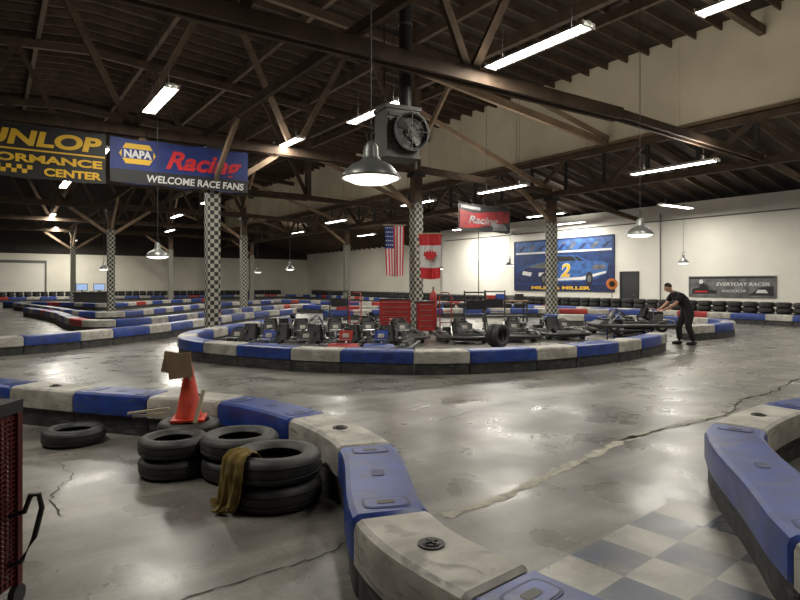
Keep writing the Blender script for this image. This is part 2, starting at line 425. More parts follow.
# ------------------------------------------------------------ start line, cracks
m=MB()
o=Vector((2.02,4.42,0)); d=Vector((-.752,-.659,0)); n=Vector((.659,-.752,0)); t=.34
for i in range(-1,7):
    for j in range(5):
        if i==-1 and j<1: continue
        p=o+d*t*i+n*t*j
        m.add([p+Vector((0,0,.003)),p+d*t+Vector((0,0,.003)),p+(d+n)*t+Vector((0,0,.003)),p+n*t+Vector((0,0,.003))],[(0,1,2,3)],'fblue' if (i+j)%2 else 'fwhite')
m.obj('checkered_start_line',smooth=0)
def ribbon(m,pts,w,k,jit=.03,z=.004,sub=8):
    P=[Vector((x,y,0)) for x,y in pts]; Q=[]
    for i in range(len(P)-1):
        for s in range(sub): Q.append(P[i].lerp(P[i+1],s/sub)+Vector((random.uniform(-jit,jit),random.uniform(-jit,jit),0)))
    Q.append(P[-1]); vs=[]
    for i,q in enumerate(Q):
        dd=(Q[min(i+1,len(Q)-1)]-Q[max(0,i-1)]).normalized(); nn=Vector((dd.y,-dd.x,0)); ww=w*random.uniform(.3,1.4)
        if i in (0,len(Q)-1): ww=w*.1
        vs+=[q+nn*ww+Vector((0,0,z)),q-nn*ww+Vector((0,0,z))]
    m.add(vs,[(2*i,2*i+2,2*i+3,2*i+1) for i in range(len(Q)-1)],k)
m=MB()
ribbon(m,[(2.5,6.3),(1.9,5.7),(1.37,5.13),(.74,4.45),(.3,4.1)],.05,'patch',z=.003,sub=12,jit=.02)
ribbon(m,[(4.1,7.4),(2.9,6.65),(2.3,6.12)],.035,'patch',z=.003,sub=12,jit=.02)
ribbon(m,[(6.7,10.1),(5.6,8.9),(4.65,8.2),(4.1,7.4),(3.3,6.8),(2.67,6.4),(2.2,6.05)],.014,'crack',z=.005)
ribbon(m,[(-1.6,2.7),(-1.05,3.05),(-.6,3.4),(-.32,3.7)],.005,'crack')
ribbon(m,[(-3.1,5.4),(-2.7,5.0),(-2.65,4.5),(-2.3,4.1)],.005,'crack')
ribbon(m,[(3.2,9.0),(1.2,7.8),(.4,6.9)],.005,'crack')
ribbon(m,[(9,13),(6.7,10.1)],.012,'crack')
m.obj('floor_crack',smooth=0)

# ------------------------------------------------------------ foreground tyres
def stack(name,x,y,R,w,n):
    m=MB()
    for i in range(n):
        ox=random.uniform(-.012,.012); m.tyre((ox,-ox,w/2+w*i+.001),R,w-.004,seg=40)
    return m.obj(name,(x,y,0),smooth=40)
stack('tyre',-3.27,6.02,.29,.16,1)
stack('tyre_stack',-1.90,5.06,.285,.16,2)
stack('tyre_stack',-2.00,5.68,.285,.155,2)
stack('tyre_stack',-1.33,5.02,.32,.175,2)
stack('tyre_stack',-.92,4.42,.335,.19,2)
m=MB(); zb=.315
m.box((-.15,-.15,0),(.15,.15,.022),'cone')
m.lathe([(.125,.02),(.12,.05),(.115,.06),(.034,.50),(.03,.52),(.022,.52),(.022,.48)],(0,0,0),'cone',28)
m.obj('traffic_cone',(-1.99,5.66,zb),.2)
m=MB()
m.box((-.20,-.005,0),(.02,.005,.20),'card',Matrix.Rotation(.18,4,'Y'))
m.box((-.12,-.03,-.02),(.10,-.02,.21),'card',Matrix.Rotation(-.12,4,'Y'))
m.box((.05,.0,-.05),(.07,.012,.18),'stick')
m.obj('cardboard_sign',(-2.02,5.58,.74),.1,smooth=0)
m=MB(); m.beam((-2.50,5.52,.40),(-2.10,5.46,.46),.035,.02,'stick'); m.beam((-2.46,5.53,.37),(-2.14,5.44,.415),.03,.02,'stick'); m.beam((-1.86,5.44,.33),(-1.80,5.50,.62),.03,.03,'stick')
m.obj('wood_sticks',smooth=0)
m=MB(); prof=[(.10,.30),(.16,.375),(.24,.402),(.31,.392),(.352,.35),(.366,.28),(.362,.22),(.366,.14),(.372,.07),(.385,.03),(.40,.016),(.42,.012)]
phi0=math.atan2(-.60,-.80); vs=[];NU=26;NV=40
def samp(t):
    t*=len(prof)-1; i=min(int(t),len(prof)-2); f=t-i
    return prof[i][0]*(1-f)+prof[i+1][0]*f, prof[i][1]*(1-f)+prof[i+1][1]*f
for j in range(NV+1):
    t=j/NV; r,z=samp(t)
    for i in range(NU+1):
        u=i/NU*2-1
        wid=.34+.14*math.sin(t*3.0)-.12*t
        fold=.011*(math.sin(u*9+t*3)+1)+.007*(math.sin(u*17-t*6)+1)
        ph=phi0+u*wid+.10*math.sin(t*4)
        vs.append(((r+fold*(.5+t*.9))*math.cos(ph),(r+fold*(.5+t*.9))*math.sin(ph),z+(fold*.7 if t<.4 else 0)+.05*abs(u)**3*(t>.85)))
m.add(vs,[(j*(NU+1)+i,j*(NU+1)+i+1,(j+1)*(NU+1)+i+1,(j+1)*(NU+1)+i) for j in range(NV) for i in range(NU)],'cloth')
o=m.obj('draped_cloth',(-.92,4.42,0),smooth=80); so=o.modifiers.new('s','SOLIDIFY'); so.thickness=.006; so.offset=1
# red mesh cart at left
m=MB(); X0,X1,Y0,Y1=-.27,.27,-.25,.25
for x in (X0,X1):
    for y in (Y0,Y1): m.box((x-.018,y-.018,.10),(x+.018,y+.018,.98),'dred'); m.cyl((x,y,.05),(x,y,.11),.012,'steel'); m.cyl((x-.015,y,.05),(x+.015,y,.05),.05,'rubber',14)
for z in (.12,.5,.94):
    m.box((X0,Y0,z-.012),(X1,Y1,z+.012),'dred')
for i in range(34):
    z=.15+i*.0235
    for y in (Y0,Y1): m.box((X0,y-.004,z),(X1,y+.004,z+.012),'dred')
    for x in (X0,X1): m.box((x-.004,Y0,z),(x+.004,Y1,z+.012),'dred')
for i in range(14):
    x=X0+.02+i*.0385; y=Y0+.02+i*.0355
    for yy in (Y0,Y1): m.box((x,yy-.006,.12),(x+.008,yy+.006,.94),'dred')
    for xx in (X0,X1): m.box((xx-.006,y,.12),(xx+.006,y+.008,.94),'dred')
m.box((X0-.03,Y0-.03,.96),(X1+.02,Y1+.02,1.02),'black')
m.tube([(X1,.18,.22),(X1+.06,.19,.24),(X1+.12,.2,.36),(X1+.155,.2,.50),(X1+.14,.2,.565),(X1+.10,.2,.56),(X1+.07,.2,.48),(X1,.19,.46)],.013,'black',10)
m.obj('mesh_cart',(-2.18,2.74,0))

# ------------------------------------------------------------ karts
def kart(name,body,body2='black'):
    m=MB()
    for y in (-.3,.3): m.tube([(-.82,y,.1),(-.2,y,.1),(.35,y*.9,.1),(.85,y*.75,.12)],.018,'grey')
    for x in (-.7,-.2,.3,.75): m.cyl((x,-.3,.1),(x,.3,.1),.015,'grey',8)
    m.box((-.05,-.27,.07),(.8,.27,.085),'grey')
    m.cyl((-.58,-.62,.14),(-.58,.62,.14),.02,'chrome',10); m.cyl((.6,-.5,.13),(.6,.5,.13),.015,'chrome',8)
    R=Matrix.Rotation(math.pi/2,4,'X')
    for x,y,r,w in ((-.58,-.53,.14,.2),(-.58,.53,.14,.2),(.6,-.5,.13,.13),(.6,.5,.13,.13)):
        h=w/2
        m.lathe([(r*.5,-h*.8),(r*.8,-h),(r*.97,-h*.8),(r,-h*.5),(r,h*.5),(r*.97,h*.8),(r*.8,h),(r*.5,h*.8),(r*.45,0)],(x,y,r),'rubber',16,R,closed=True)
        m.cyl((x,y-h*.6,r),(x,y+h*.6,r),r*.5,'chrome',12)
    m.tube([(1.0,-.3,.17),(.93,-.55,.17),(.75,-.68,.17),(-.75,-.72,.17),(-.9,-.62,.17),(-.95,0,.17),(-.9,.62,.17),(-.75,.72,.17),(.75,.68,.17),(.93,.55,.17),(1.0,.3,.17)],.045,'black',8,True)
    m.tube([(-.95,-.45,.28),(-.97,0,.3),(-.95,.45,.28)],.02,'chrome'); m.cyl((-.95,.45,.17),(-.95,.45,.28),.015,'chrome',8); m.cyl((-.95,-.45,.17),(-.95,-.45,.28),.015,'chrome',8)
    def wedge(lo,hi,tp,k):
        x0,y0,z0=lo;x1,y1,z1=hi;a,b,c,d=tp
        m.add([(x0,y0,z0),(x1,y0,z0),(x1,y1,z0),(x0,y1,z0),(x0+a,y0+c,z1),(x1-b,y0+c,z1),(x1-b,y1-d,z1),(x0+a,y1-d,z1)],[(0,3,2,1),(4,5,6,7),(0,1,5,4),(1,2,6,5),(2,3,7,6),(3,0,4,7)],k)
    wedge((.68,-.42,.1),(1.04,.42,.27),(.05,.22,.12,.12),body)
    wedge((-.35,.40,.08),(.42,.66,.27),(.06,.12,.03,.08),body2); wedge((-.35,-.66,.08),(.42,-.40,.27),(.06,.12,.08,.03),body2)
    m.box((.0,-.15,0),(.012,.15,.26),body,Matrix.Translation((.55,0,.30))@Matrix.Rotation(-.5,4,'Y'))
    m.box((-.004,-.07,.08),(0,.07,.18),'white',Matrix.Translation((.57,0,.31))@Matrix.Rotation(-.5,4,'Y'))
    m.cyl((.55,0,.14),(.26,0,.47),.012,'chrome',8)
    T=Matrix.Translation((.26,0,.48))@Matrix.Rotation(-.72,4,'Y')
    m.tube([T@Vector((.14*math.cos(t),.15*math.sin(t),0)) for t in [2*math.pi*i/16 for i in range(16)]],.015,'black',8,True)
    m.beam(T@Vector((0,-.14,0)),T@Vector((0,.14,0)),.03,.01,'chrome')
    pr=[(.14,.19),(.0,.13),(-.14,.11),(-.27,.15),(-.34,.27),(-.40,.42),(-.46,.60)]
    vs=[];nu=9
    for j,(x,z) in enumerate(pr):
        wd=[.17,.2,.21,.21,.21,.20,.16][j]
        for i in range(nu):
            u=i/(nu-1)*2-1; e=abs(u)**4
            vs.append((x+(.10*e if j>3 else 0),u*wd,z+(.10*e if j<=4 else .0)))
    m.add(vs,[(j*nu+i,j*nu+i+1,(j+1)*nu+i+1,(j+1)*nu+i) for j in range(6) for i in range(nu-1)],'black')
    m.add([(x-.02,y,z-.015) for x,y,z in vs],[(j*nu+i,(j+1)*nu+i,(j+1)*nu+i+1,j*nu+i+1) for j in range(6) for i in range(nu-1)],'black')
    m.box((-.78,.18,.12),(-.42,.46,.30),'grey'); m.cyl((-.6,.32,.30),(-.6,.32,.44),.1,'steel',14)
    for i in range(5): m.cyl((-.6,.32,.31+i*.025),(-.6,.32,.32+i*.025),.115,'chrome',14)
    m.box((-.80,-.20,.30),(-.55,.14,.50),'black'); m.tube([(-.45,.2,.2),(-.2,.36,.3),(-.1,.34,.33)],.03,'chrome')
    m.box((-.78,-.42,.12),(-.5,-.2,.34),'steel'); m.tube([(-.5,-.22,.12),(-.52,-.22,.58),(-.52,.22,.58),(-.5,.22,.12)],.014,'chrome')
    m.tube([(-.2,-.22,.1),(-.34,-.24,.42),(-.5,-.22,.5)],.012,'chrome',6); m.tube([(.75,-.2,.1),(.8,-.14,.36),(.8,.14,.36),(.75,.2,.1)],.014,'chrome',6)
    return m.obj(name,(0,0,0))
K=[kart('kart','black','black'),kart('kart','steel','black'),kart('kart','blue','black'),kart('kart','red','black')]
spots=[]
for i in range(5): spots.append((-3.70+i*.84+random.uniform(-.03,.03),14.35-(.45 if i>1 else .25 if i==1 else 0)+random.uniform(-.08,.08),-1.70+random.uniform(-.08,.08)))
for i in range(5): spots.append((-3.6+i*.9,16.6+random.uniform(-.1,.1),-1.4+random.uniform(-.08,.08)))
spots+=[(-3.0,19.0,.3),(-.6,20.6,.2),(3.2,17.0,-1.7),(4.6,17.6,-1.4),(6.9,18.9,.5),(7.9,20.6,2.9),(1.7,16.6,-1.5)]
for i,(x,y,r) in enumerate(spots):
    if i<4: o=K[[0,2,1,3][i]]; o.location=(x,y,0); o.rotation_euler=(0,0,r)
    else: inst(K[[0,1,1,0,2,0,0,1,0,1,2][i%11]],'kart',(x,y,0),r)
inst(K[1],'kart',(5.98,15.6,.36),math.pi)
m=MB()
for x in (-.5,.45):
    for y in (-.26,.26): m.cyl((x,y,0),(x,y,.41),.02,'blue',8)
    m.cyl((x,-.26,.40),(x,.26,.40),.02,'blue',8); m.cyl((x,-.34,.03),(x,.34,.03),.022,'blue',8)
m.cyl((-.5,0,.2),(.45,0,.2),.018,'blue',8); m.cyl((-.5,-.26,.2),(-.5,.26,.2),.018,'blue',8); m.cyl((.45,-.26,.2),(.45,.26,.2),.018,'blue',8)
m.obj('kart_stand',(5.98,15.6,0))

# ------------------------------------------------------------ pit equipment
def chest(name,loc,w,h,d,rz,k='red',rows=6):
    m=MB()
    m.box((-w/2,-d/2,.12),(w/2,d/2,h),k); m.box((-w/2-.02,-d/2-.02,h),(w/2+.02,d/2+.02,h+.03),'black')
    hh=(h-.18)/rows
    for i in range(rows):
        z=.15+i*hh
        m.box((-w/2+.03,-d/2-.015,z),(w/2-.03,-d/2,z+hh-.02),k); m.box((-w/2+.06,-d/2-.035,z+hh-.05),(w/2-.06,-d/2-.015,z+hh-.035),'chrome')
    for x in (-w/2+.08,w/2-.08):
        for y in (-d/2+.08,d/2-.08): m.cyl((x-.02,y,.06),(x+.02,y,.06),.06,'rubber',14); m.box((x-.02,y-.03,.06),(x+.02,y+.03,.12),'steel')
    m.tube([(w/2,-d/2+.08,h-.12),(w/2+.07,-d/2+.08,h-.12),(w/2+.07,d/2-.08,h-.12),(w/2,d/2-.08,h-.12)],.012,'chrome')
    return m.obj(name,loc,rz)
chest('tool_chest',(-.15,18.75,0),.95,1.08,.5,0)
chest('tool_chest',(.78,18.75,0),.5,1.0,.5,.1,rows=5)
m=MB()
m.tube([(-.2,0,.1),(-.2,.05,1.15),(-.12,.12,1.3),(.12,.12,1.3),(.2,.05,1.15),(.2,0,.1)],.018,'red')
for z in (.35,.7,1.0): m.cyl((-.2,.03,z),(.2,.03,z),.014,'red',8)
m.box((-.22,-.25,.02),(.22,.02,.04),'steel')
for x in (-.26,.26): m.cyl((x-.03,.08,.12),(x+.03,.08,.12),.12,'rubber',16)
ht=m.obj('hand_truck',(1.45,18.9,0),.3)
inst(ht,'hand_truck',(-1.4,18.6,0),-.4)
m=MB(); m.lathe([(.0,.0),(.11,0),(.12,.03),(.12,1.15),(.09,1.28),(.035,1.34),(.03,1.42),(0,1.42)],(0,0,0),'red',16); m.cyl((0,0,1.4),(0,0,1.48),.04,'chrome'); m.obj('gas_cylinder',(1.1,19.8,0))
m=MB()
for x in (-.35,.35):
    m.cyl((x,0,0),(x,0,1.35),.025,'steel',8); m.cyl((x,-.4,.03),(x,.4,.03),.025,'steel',8); m.cyl((x,-.3,.03),(x,0,.7),.016,'steel',8)
m.cyl((-.35,0,1.3),(.35,0,1.3),.025,'steel',8); m.cyl((-.35,0,.6),(.35,0,.6),.02,'blue',8); m.box((-.3,-.05,.75),(.3,.02,1.05),'black')
lf=m.obj('kart_lift',(2.4,19.2,0),.2); inst(lf,'kart_lift',(-2.2,21.6,0),.5); inst(lf,'kart_lift',(3.3,20.9,0),-.3)
m=MB()
for x in (0,.22): m.tyre((x*.1,x,.29),.29,.17,mtx=Matrix.Rotation(math.pi/2,4,'X'))
m.obj('spare_tyre',(2.5,14.9,0),.7)
m=MB(); m.box((-.9,-.3,.85),(.9,.3,.9),'woodl')
for x in (-.85,.85):
    for y in (-.25,.25): m.box((x-.03,y-.03,0),(x+.03,y+.03,.85),'steel')
m.box((-.85,-.28,.25),(.85,.28,.28),'steel')
for i,k in enumerate(('red','blue','grey','black')): m.box((-.75+i*.4,-.2,.9),(-.47+i*.4,.15,1.1+.05*(i%2)),k)
m.obj('work_bench',(4.3,24.6,0),.1,smooth=0)
m=MB(); m.box((-1,-.35,.95),(1,.35,1.0),'black'); m.box((-.95,-.3,0),(.95,.3,.95),'steel')
for x in (-.5,.5): m.box((x-.34,-.05,1.12),(x+.34,0,1.56),'black'); m.box((x-.31,-.056,1.15),(x+.31,-.05,1.53),'screen'); m.box((x-.04,-.03,1.0),(x+.04,.02,1.14),'black')
m.obj('timing_desk_monitors',(-19.9,38.6,0),.4,smooth=0)
m=MB(); m.cyl((0,0,0),(0,0,1.35),.02,'steel',8); m.cyl((0,-.02,1.55),(0,.02,1.55),.28,'orange',20); m.cyl((0,0,0),(0,0,.03),.2,'steel',16); m.cyl((0,-.03,1.55),(0,-.02,1.55),.15,'black',16); m.obj('round_sign_stand',(10.6,30.0,0))

# ------------------------------------------------------------ banners
def text(s,par,x,z,size,k,width=None,shear=0,y=-.012,ext=.002,bold=0):
    c=bpy.data.curves.new('lettering','FONT'); c.body=s; c.size=size; c.shear=shear; c.extrude=ext; c.offset=bold
    c.materials.append(M[k]); o=bpy.data.objects.new('lettering',c); COL.objects.link(o); o.parent=par
    o.location=(x,y,z); o.rotation_euler=(math.pi/2,0,0)
    bpy.context.view_layer.update()
    if width: o.scale.x=width/max(.01,o.dimensions.x)
    return o
def banner(W,H,k,loc,rz,wav=.02):
    m=MB(); n=24; vs=[]
    for j in range(7):
        for i in range(n+1):
            u=i/n; v=j/6
            vs.append((u*W,wav*math.sin(u*14+v*2)*.3,v*H-(wav*1.5*math.sin(u*math.pi*3)**2 if j in(0,6) else 0)))
    m.add(vs,[(j*(n+1)+i,j*(n+1)+i+1,(j+1)*(n+1)+i+1,(j+1)*(n+1)+i) for j in range(6) for i in range(n)],k)
    for i in range(5): m.cyl((W*(i+.02)/4.1,0,H-.03),(W*(i+.02)/4.1,0.12,H+.3),.008,'steel',6)
    return m,loc,rz
m,l,r=banner(3.75,1.20,'bblue',bw(17.35,2.60,4.28),TH)
m.box((0,-.010,0),(3.75,-.006,.36),'bblack')
m.add([(.22,-.012,.78),(.38,-.012,.52),(.98,-.012,.52),(1.14,-.012,.78),(.98,-.012,1.06),(.38,-.012,1.06)],[(0,1,2,3,4,5)],'yellow')
m.add([(.28,-.014,.66),(1.08,-.014,.66),(1.08,-.014,.92),(.28,-.014,.92)],[(0,1,2,3)],'bblue')
o=m.obj('blue_racing_banner',l,r,smooth=0)
text('NAPA',o,.33,.69,.28,'wprint',.70,bold=.012,y=-.018)
text('Racing',o,1.38,.50,.68,'rprint',2.15,.35,y=-.018,bold=.02)
text('WELCOME RACE FANS',o,.9,.07,.27,'wprint',2.7,.1,y=-.018,bold=.006)
m,l,r=banner(3.50,1.30,'bblack',bw(17.35,-1.0,4.2),TH)
for i in range(16):
    for j in range(2):
        if (i+j)%2==0: m.box((.1+i*.11,-.012,.10+j*.10),(.1+i*.11+.11,-.010,.10+j*.10+.10),'yellow')
m.box((.02,-.010,.66),(3.48,-.008,.70),'yellow')
o=m.obj('black_performance_banner',l,r,smooth=0)
text('DUNLOP',o,.18,.80,.50,'yellow',3.2,.15,y=-.014,bold=.02)
text('PERFORMANCE',o,.1,.38,.26,'yellow',3.3,0,y=-.014,bold=.01); text('CENTER',o,2.1,.08,.26,'yellow',1.3,0,y=-.014,bold=.01)
m,l,r=banner(3.0,1.0,'bblack',bw(17.35,14.5,3.62),TH+.1)
m.add([(.05,-.012,.06),(.9,-.012,.10),(2.9,-.012,.42),(2.95,-.012,.90),(.8,-.012,.66),(.05,-.012,.78)],[(0,1,2,3,4,5)],'maroon')
m.add([(1.9,-.014,.05),(2.8,-.014,.1),(2.6,-.014,.35),(2.0,-.014,.3)],[(0,1,2,3)],'bgrey'); m.add([(.1,-.014,.84),(1.2,-.014,.78),(1.2,-.014,.90),(.1,-.014,.94)],[(0,1,2,3)],'bgrey')
m.cyl((0,0,1.0),(3.0,0,1.0),.015,'steel',8); m.cyl((.05,0,1.0),(.05,0,2.0),.006,'steel',6); m.cyl((2.95,0,1.0),(2.95,0,2.0),.006,'steel',6)
o=m.obj('red_black_banner',l,r,smooth=0); text('Racing',o,.5,.28,.40,'bgrey',1.7,.3,y=-.02,bold=.01)
RW=TH-math.pi/2
m=MB(); W=7.1;H=2.95
m.box((0,-.03,0),(W,.0,H),'mural')
def poly(pts,k,y): m.add([(x,y,z) for x,z in pts],[tuple(range(len(pts)))],k)
poly([(.15,2.25),(6.95,2.25),(6.95,2.85),(.15,2.85)],'lblue',-.034)
for i in range(9):
    poly([(.4+i*.74,2.32),(.75+i*.74,2.62),(1.0+i*.74,2.62),(.65+i*.74,2.32)],'bgrey' if i%2 else 'navy',-.035)
poly([(.15,2.15),(6.95,2.15),(6.95,2.25),(.15,2.25)],'wprint',-.0345)
poly([(.1,.5),(7,.5),(7,1.4),(.1,1.0)],'navy',-.0335)
poly([(.40,.62),(1.2,.45),(5.7,.55),(6.65,.95),(6.75,1.45),(6.4,1.58),(5.4,1.66),(4.7,1.98),(3.3,2.02),(2.35,1.66),(1.0,1.45),(.35,1.05)],'lblue',-.036)
poly([(.40,.62),(1.2,.45),(2.4,.50),(2.7,1.0),(2.45,1.28),(1.0,1.38),(.35,1.05)],'navy',-.037)
poly([(2.75,1.64),(4.7,1.68),(4.42,1.92),(3.3,1.95)],'bblack',-.038)
poly([(4.80,1.66),(5.25,1.63),(4.75,1.90),(4.55,1.92)],'bblack',-.038)
poly([(1.1,1.38),(2.45,1.28),(3.0,1.56),(2.4,1.64)],'bgrey',-.038)
poly([(2.9,.58),(5.2,.62),(6.6,.98),(6.6,1.08),(5.0,.78),(2.9,.70)],'wprint',-.038)
poly([(.65,.95),(1.35,.84),(1.45,1.06),(.75,1.16)],'wprint',-.039); poly([(1.95,.84),(2.35,.86),(2.4,1.05),(2.0,1.05)],'wprint',-.039)
poly([(5.75,1.15),(6.55,1.2),(6.5,1.42),(5.8,1.40)],'bgrey',-.039)
for cx,rr in ((2.35,.34),(5.55,.38)):
    poly([(cx+rr*.62*math.cos(t*.3927),.68+rr*math.sin(t*.3927)) for t in range(16)],'bblack',-.040); poly([(cx+rr*.3*math.cos(t*.3927),.68+rr*.5*math.sin(t*.3927)) for t in range(16)],'bgrey',-.042)
poly([(.1,.06),(7,.06),(7,.36),(.1,.36)],'navy',-.034)
for s in ((0,0,W,.05),(0,H-.05,W,H),(0,0,.05,H),(W-.05,0,W,H)): m.box((s[0],-.05,s[1]),(s[2],-.03,s[3]),'navy')
o=m.obj('race_car_mural',bw(26.25,26.38,1.15),RW,smooth=0)
text('2',o,3.6,.80,1.0,'wprint',.72,.2,y=-.045,bold=.05); text('2',o,3.63,.83,.94,'yellow',.64,.2,y=-.050,bold=.02); text('MILER & MILLER',o,1.4,.10,.24,'yellow',4.2,y=-.04,bold=.01); text('RACING',o,2.6,2.62,.22,'bgrey',2,y=-.04)
m=MB(); m.box((0,-.03,0),(3.7,0,.92),'bgrey')
poly([(.15,.14),(1.25,.14),(1.30,.28),(.95,.34),(.85,.50),(.70,.62),(.55,.60),(.50,.42),(.20,.36)],'bblack',-.034)
poly([(.58+.10*math.cos(t*.524),.68+.10*math.sin(t*.524)) for t in range(12)],'wprint',-.036)
poly([(.3,.2),(.9,.2),(.85,.27),(.3,.27)],'rprint',-.036)
poly([(2.6,.1),(3.6,.1),(3.6,.5),(3.1,.42)],'bblack',-.034); poly([(.05,.80),(3.65,.82),(3.65,.88),(.05,.88)],'bblack',-.034); poly([(2.9,.2),(3.4,.2),(3.3,.34),(3.0,.34)],'wprint',-.036)
o=m.obj('grey_wall_banner',bw(15.2,26.38,.98),RW,smooth=0); text('EVERYDAY RACER',o,1.25,.50,.20,'wprint',2.2,.15,y=-.036,bold=.004); text('INDOOR',o,1.5,.22,.16,'wprint',1.0,.15,y=-.036)

# ------------------------------------------------------------ flags on post
def flag(name,W,H,fn,base,leaf=False):
    m=MB(); nu,nv=26,40; vs=[]
    def P(u,v):
        return Vector((u*W*(1-.15*v)+.10*v*W, .05*math.sin(u*11+v*2)*(.3+v)+.02*math.sin(u*23), -v*H-.04*math.sin(u*3)*v))
    for j in range(nv+1):
        for i in range(nu+1): vs.append(P(i/nu,j/nv))
    for k in sorted(set(fn((i+.5)/nu,(j+.5)/nv) for i in range(nu) for j in range(nv))):
        m.add(vs,[(j*(nu+1)+i,(j+1)*(nu+1)+i,(j+1)*(nu+1)+i+1,j*(nu+1)+i+1) for j in range(nv) for i in range(nu) if fn((i+.5)/nu,(j+.5)/nv)==k],k)
    if leaf:
        L=[(0,-.5),(.05,-.2),(.35,-.25),(.27,-.1),(.5,.08),(.42,.13),(.45,.32),(.27,.27),(.15,.42),(.1,.25),(.0,.5)]
        L=L+[(-x,y) for x,y in reversed(L[1:-1])]
        cc=Vector((W*.5,-.11,-H*.5)); m.add([cc+Vector((x*W*.62,0,y*.5)) for x,y in L],[tuple(range(len(L)))],'rprint')
    if name.startswith('american'):
        for j in range(5):
            for i in range(4):
                p=P(.06+i*.105,.04+j*.085)+Vector((0,-.035,0)); m.box((p.x-.018,p.y,p.z-.018),(p.x+.018,p.y+.003,p.z+.018),'wprint')
    m.cyl((-.06,0,.03),(W+.06,0,.03),.018,'stick',8)
    m.cyl(base[0],base[1],.012,'steel',6)
    return m
def us(u,v):
    if u<.46 and v<.44: return 'bblue'
    return 'rprint' if int(u*13)%2==0 else 'wprint'
def ca(u,v): return 'rprint' if v<.25 or v>.75 else 'wprint'
m=flag('american_flag',.70,1.75,us,((.62,0,.03),(.85,.3,.03)),); m.obj('american_flag',(-.55,21.2,3.62),.12,smooth=70)
m=flag('canadian_flag',.80,1.55,ca,((.1,0,.03),(.0,.3,.03)),True); m.obj('canadian_flag',(.66,21.2,3.32),-.05,smooth=70)

# ------------------------------------------------------------ lamps
def fixture(x,y,z,ang,length=2.4,power=150,zr=None,up=44):
    m=MB(); L=length/2
    m.add([(-L,-.16,-.02),(L,-.16,-.02),(L,.16,-.02),(-L,.16,-.02),(-L,-.05,.07),(L,-.05,.07),(L,.05,.07),(-L,.05,.07)],
          [(0,4,5,1),(1,5,6,2),(2,6,7,3),(3,7,4,0),(4,7,6,5)],'fixt')
    for y_ in (-.07,.07): m.cyl((-L+.03,y_,-.01),(L-.03,y_,-.01),.022,'tubem',8)
    m.box((-L,-.16,-.04),(-L+.03,.16,.05),'fixt'); m.box((L-.03,-.16,-.04),(L,.16,.05),'fixt')
    zt=(zr if zr else 9.7)-z
    for sx in (-L*.7,L*.7): m.cyl((sx,0,.06),(sx,0,zt),.005,'steel',5)
    o=m.obj('fluorescent_light',(x,y,z),ang)
    for nm,e,zz,rx in (('tube_light',power,-.045,0),('added_uplight',up,.09,math.pi)):  # second, upward lamp is added above the housing to brighten clerestory and roof
        ld=bpy.data.lights.new(nm,'AREA'); ld.shape='RECTANGLE'; ld.size=length*.96; ld.size_y=.24 if rx==0 else .1; ld.energy=e; ld.color=(1,.95,.84)
        lo=bpy.data.objects.new(nm,ld); COL.objects.link(lo); lo.parent=o; lo.location=(0,0,zz); lo.rotation_euler=(rx,0,0)
    return o
AA=TH+math.pi/2
F=[(2.47,10.98,5.9),(-5.64,14.1,5.9),(-.63,15.1,5.9),(5.9,9.5,6.3),(3.7,21.7,5.0),(7.3,30.0,5.0),(4.1,37.5,5.0),(.8,27,5.2),(-3.7,35,5.2),
   (-3.6,18.7,5.9),(-14.5,26,5.9),(-14.3,38.5,5.9),(-9.5,30,5.7),(-8.6,51,5.9),(-22,38,5.9),(-2.5,45,5.2),(-18,47,5.7),(-10,20,5.9),
   (-4,4.5,5.9),(3.5,3.0,5.9),(-9,8,5.9),(-27,47,5.9),(-28,51.5,5.2)]
for x,y,z in F: fixture(x,y,z,AA,power=(150 if y<20 else 270 if y<36 else 380))
fixture(7.9,17.4,4.95,AA,2.6,160,5.35,80); fixture(11.5,25,4.8,TH,2.2,170,5.6,20); fixture(14.2,18.5,4.8,AA,2.4,170,5.6,20); fixture(9.0,32.2,4.8,AA,2.4,150,5.5,20); fixture(13,12.5,4.8,AA,2.4,160,6,90)
def pendant(x,y,z,d=.6,power=45,zt=9.7):
    m=MB(); r=d/2
    m.lathe([(r,0),(r,-.02),(r*.97,-.02),(r*.93,.03),(r*.70,.11),(r*.36,.16),(r*.26,.20),(r*.24,.30),(r*.14,.34),(.015,.36)],(0,0,0),'shade',36)
    m.lathe([(r*.93,.005),(r*.90,-.02),(r*.6,-.06),(0,-.075)],(0,0,0),'bulb',28)
    m.cyl((0,0,.34),(0,0,zt-z),.008,'black',6); m.tube([(.03,0,.36),(.05,0,.42),(0,0,.48),(-.05,0,.42),(-.03,0,.36)],.006,'steel',6)
    o=m.obj('pendant_lamp',(x,y,z))
    ld=bpy.data.lights.new('pendant_bulb','SPOT'); ld.energy=power; ld.spot_size=2.4; ld.spot_blend=.6; ld.color=(1,.91,.76); ld.shadow_soft_size=.15
    lo=bpy.data.objects.new('pendant_bulb',ld); COL.objects.link(lo); lo.parent=o; lo.location=(0,0,-.10)
pendant(-.29,6,2.66,.60,50); pendant(5.2,13,2.66,.58); pendant(-6.3,15.6,2.30,.6)
for x,y,z in ((11.8,25,2.45),(5.5,30,2.5),(-5.5,30,2.3),(-14.8,30,2.3),(-9,38,2.3),(2.2,33,2.4)): pendant(x,y,z,.45,30,5.8 if x>11 else 9.7)
